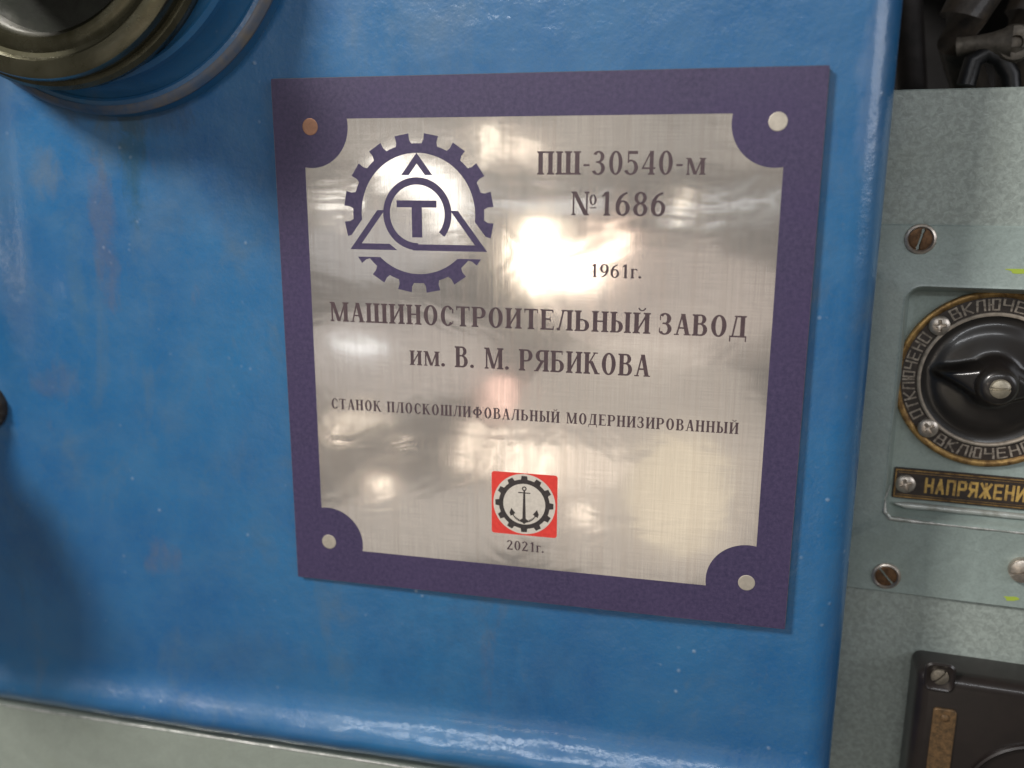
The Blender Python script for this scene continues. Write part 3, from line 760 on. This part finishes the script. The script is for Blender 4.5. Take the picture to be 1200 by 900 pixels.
# ------------------------------------------------------------------ bakelite socket box (bottom right)
def clocal(px, py, off, yaw=YAW):       # picture position -> cabinet coordinates on a plane off mm behind the front
    Xd = Vector((math.cos(yaw), math.sin(yaw), 0)); Nn = Vector((-math.sin(yaw), math.cos(yaw), 0)); O = Vector(CO)
    d = ray(px, py); t = ((O - CAM).dot(Nn) + off) / d.dot(Nn); p = CAM + d * t - O
    return p.dot(Xd), p.z
PR = 17.0
bx0, bz1 = -5.0, -95.2
sock = empty('socket_box', cabpt(bx0, 0, bz1), 'dark bakelite socket box with a brass tag at the lower right of the cabinet', 'socket box', rotz=YAW)
Wb, Hb = 95, 110
MB().loops([rrect(0, Wb, -Hb, 0, 3.5, -.01), rrect(0, Wb, -Hb, 0, 3.5, -PR + 5), rrect(.5, Wb - .5, -Hb + .5, -.5, 3.2, -PR + 2.4), rrect(2.0, Wb - 2, -Hb + 2, -2.0, 2.6, -PR + .5), rrect(4.0, Wb - 4, -Hb + 4, -4.0, 2.2, -PR)], True).build('box_body', BAKBOX, sock, smooth=True)
def sl(px, py): 
    a, b = clocal(px, py, -PR); return a - bx0, b - bz1
s1 = sl(1101, 792)
MB().loops([rrect(-5.2, 5.2, -6.0, 5.2, 2.6, 0), rrect(-5.2, 5.2, -6.0, 5.2, 2.6, -.6), rrect(-4.6, 4.6, -5.4, 4.6, 2.4, -1.1), rrect(-3.8, 3.8, -4.4, 3.8, 2.2, -.4)], True).build('screw_seat', BAKBOX, sock, smooth=True, loc=(s1[0], -PR + .05, s1[1]))
screw(sock, s1[0], s1[1], -PR, 3.0, slotted(3.0, 1.6, .35, .9), simple('dull_screw', (.30, .27, .22), .4, .8, .25, 400))
t0, t1 = sl(1094, 828), sl(1122, 828)
tg = MB().loops([rrect(t0[0], t1[0], t0[1] - 46, t0[1], 1.4, -PR + .1), rrect(t0[0], t1[0], t0[1] - 46, t0[1], 1.4, -PR - .8), rrect(t0[0] + .3, t1[0] - .3, t0[1] - 45.7, t0[1] - .3, 1.2, -PR - 1.0)], True).build('brass_tag', WORNBRASS, sock)
rv = MB().lathe([(1.5, 0), (1.4, -.5), (.8, -.9)], 24).build('tag_rivet', WORNBRASS, tg, smooth=True, loc=((t0[0] + t1[0]) / 2, -PR - .95, t0[1] - 3.2))
hc = sl(1215, 945); hr = abs(sl(1140, 900)[0] - hc[0]) + 3
MB().lathe([(hr, .0), (hr, -1.4), (hr - .7, -1.9), (hr - 1.6, -1.2), (hr - 1.9, -.05), (hr - 5, -.05)], 96).build('socket_ring', BAKBOX, sock, smooth=True, loc=(hc[0], -PR, hc[1]))

# ================================================================== DARK RECESS WITH PIPES (top right)
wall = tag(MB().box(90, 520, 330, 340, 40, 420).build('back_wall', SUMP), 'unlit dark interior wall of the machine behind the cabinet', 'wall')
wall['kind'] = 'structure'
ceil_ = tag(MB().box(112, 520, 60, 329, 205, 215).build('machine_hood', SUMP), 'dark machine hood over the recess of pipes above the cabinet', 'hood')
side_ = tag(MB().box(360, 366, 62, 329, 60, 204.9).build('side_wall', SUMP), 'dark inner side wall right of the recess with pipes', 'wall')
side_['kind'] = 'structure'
def pt(px, py, Y): p = at(px, py, Y); return (p.x, p.y, p.z)
Yp = 105
hose = MB().tube([pt(1175, -60, Yp), pt(1148, -15, Yp), pt(1128, 22, Yp - 3), pt(1123, 48, Yp), pt(1128, 75, Yp + 14), pt(1140, 110, Yp + 25)], [10, 9.5, 8.5, 7.5, 7, 7], 24).build('oil_hose', HOSE, smooth=True)
tag(hose, 'grimy brown oil hose bending down in the dark recess', 'hose')
base = Vector(pt(1186, 52, 92))
lug = empty('pipe_clamp', base, 'dirty cast metal pipe clamp with rounded ear above the cabinet', 'clamp')
def loc_(px, py, Y): v = Vector(pt(px, py, Y)) - base; return tuple(v)
MB().tube([loc_(1122, 55, 96), loc_(1140, 52, 94), loc_(1160, 52, 92), loc_(1186, 50, 90)], [3.5, 3, 4.2, 6.2], 20).build('clamp_arm', LUG, lug, smooth=True)
MB().lathe([(6.8, 5), (6.8, -3), (6.0, -4.5), (4.4, -5), (2.6, -4.6), (2.4, -3)], 32).build('clamp_ear', LUG, lug, smooth=True)
MB().tube([loc_(1187, 54, 91), loc_(1184, 68, 92), loc_(1180, 80, 94)], [5.2, 3.4, 1.6], 16).build('clamp_foot', LUG, lug, smooth=True)
pp = MB().tube([pt(1132, 100, 92), pt(1140, 72, 92), pt(1156, 62, 92), pt(1172, 68, 92), pt(1184, 88, 92), pt(1186, 120, 92)], 3.4, 20).build('coolant_pipe', simple('black_pipe', (.010, .010, .011), .35, .2, .3, 150, .0003), smooth=True)
tag(pp, 'thin black coolant pipe arched under the metal clamp', 'pipe')
p2 = MB().tube([pt(1215, -30, 130), pt(1205, 15, 128), pt(1196, 50, 130), pt(1192, 110, 140)], 8.5, 24).build('return_pipe', HOSE, smooth=True)
tag(p2, 'thick grimy vertical pipe at the right edge of the dark recess', 'pipe')
p3 = MB().tube([pt(1062, -20, 150), pt(1066, 40, 150), pt(1070, 120, 152)], 6, 20).build('feed_pipe', simple('brown_pipe', (.012, .007, .005), .6, .0, .3, 150, .0003), smooth=True)
tag(p3, 'narrow dark brown pipe beside the edge of the blue casting', 'pipe')
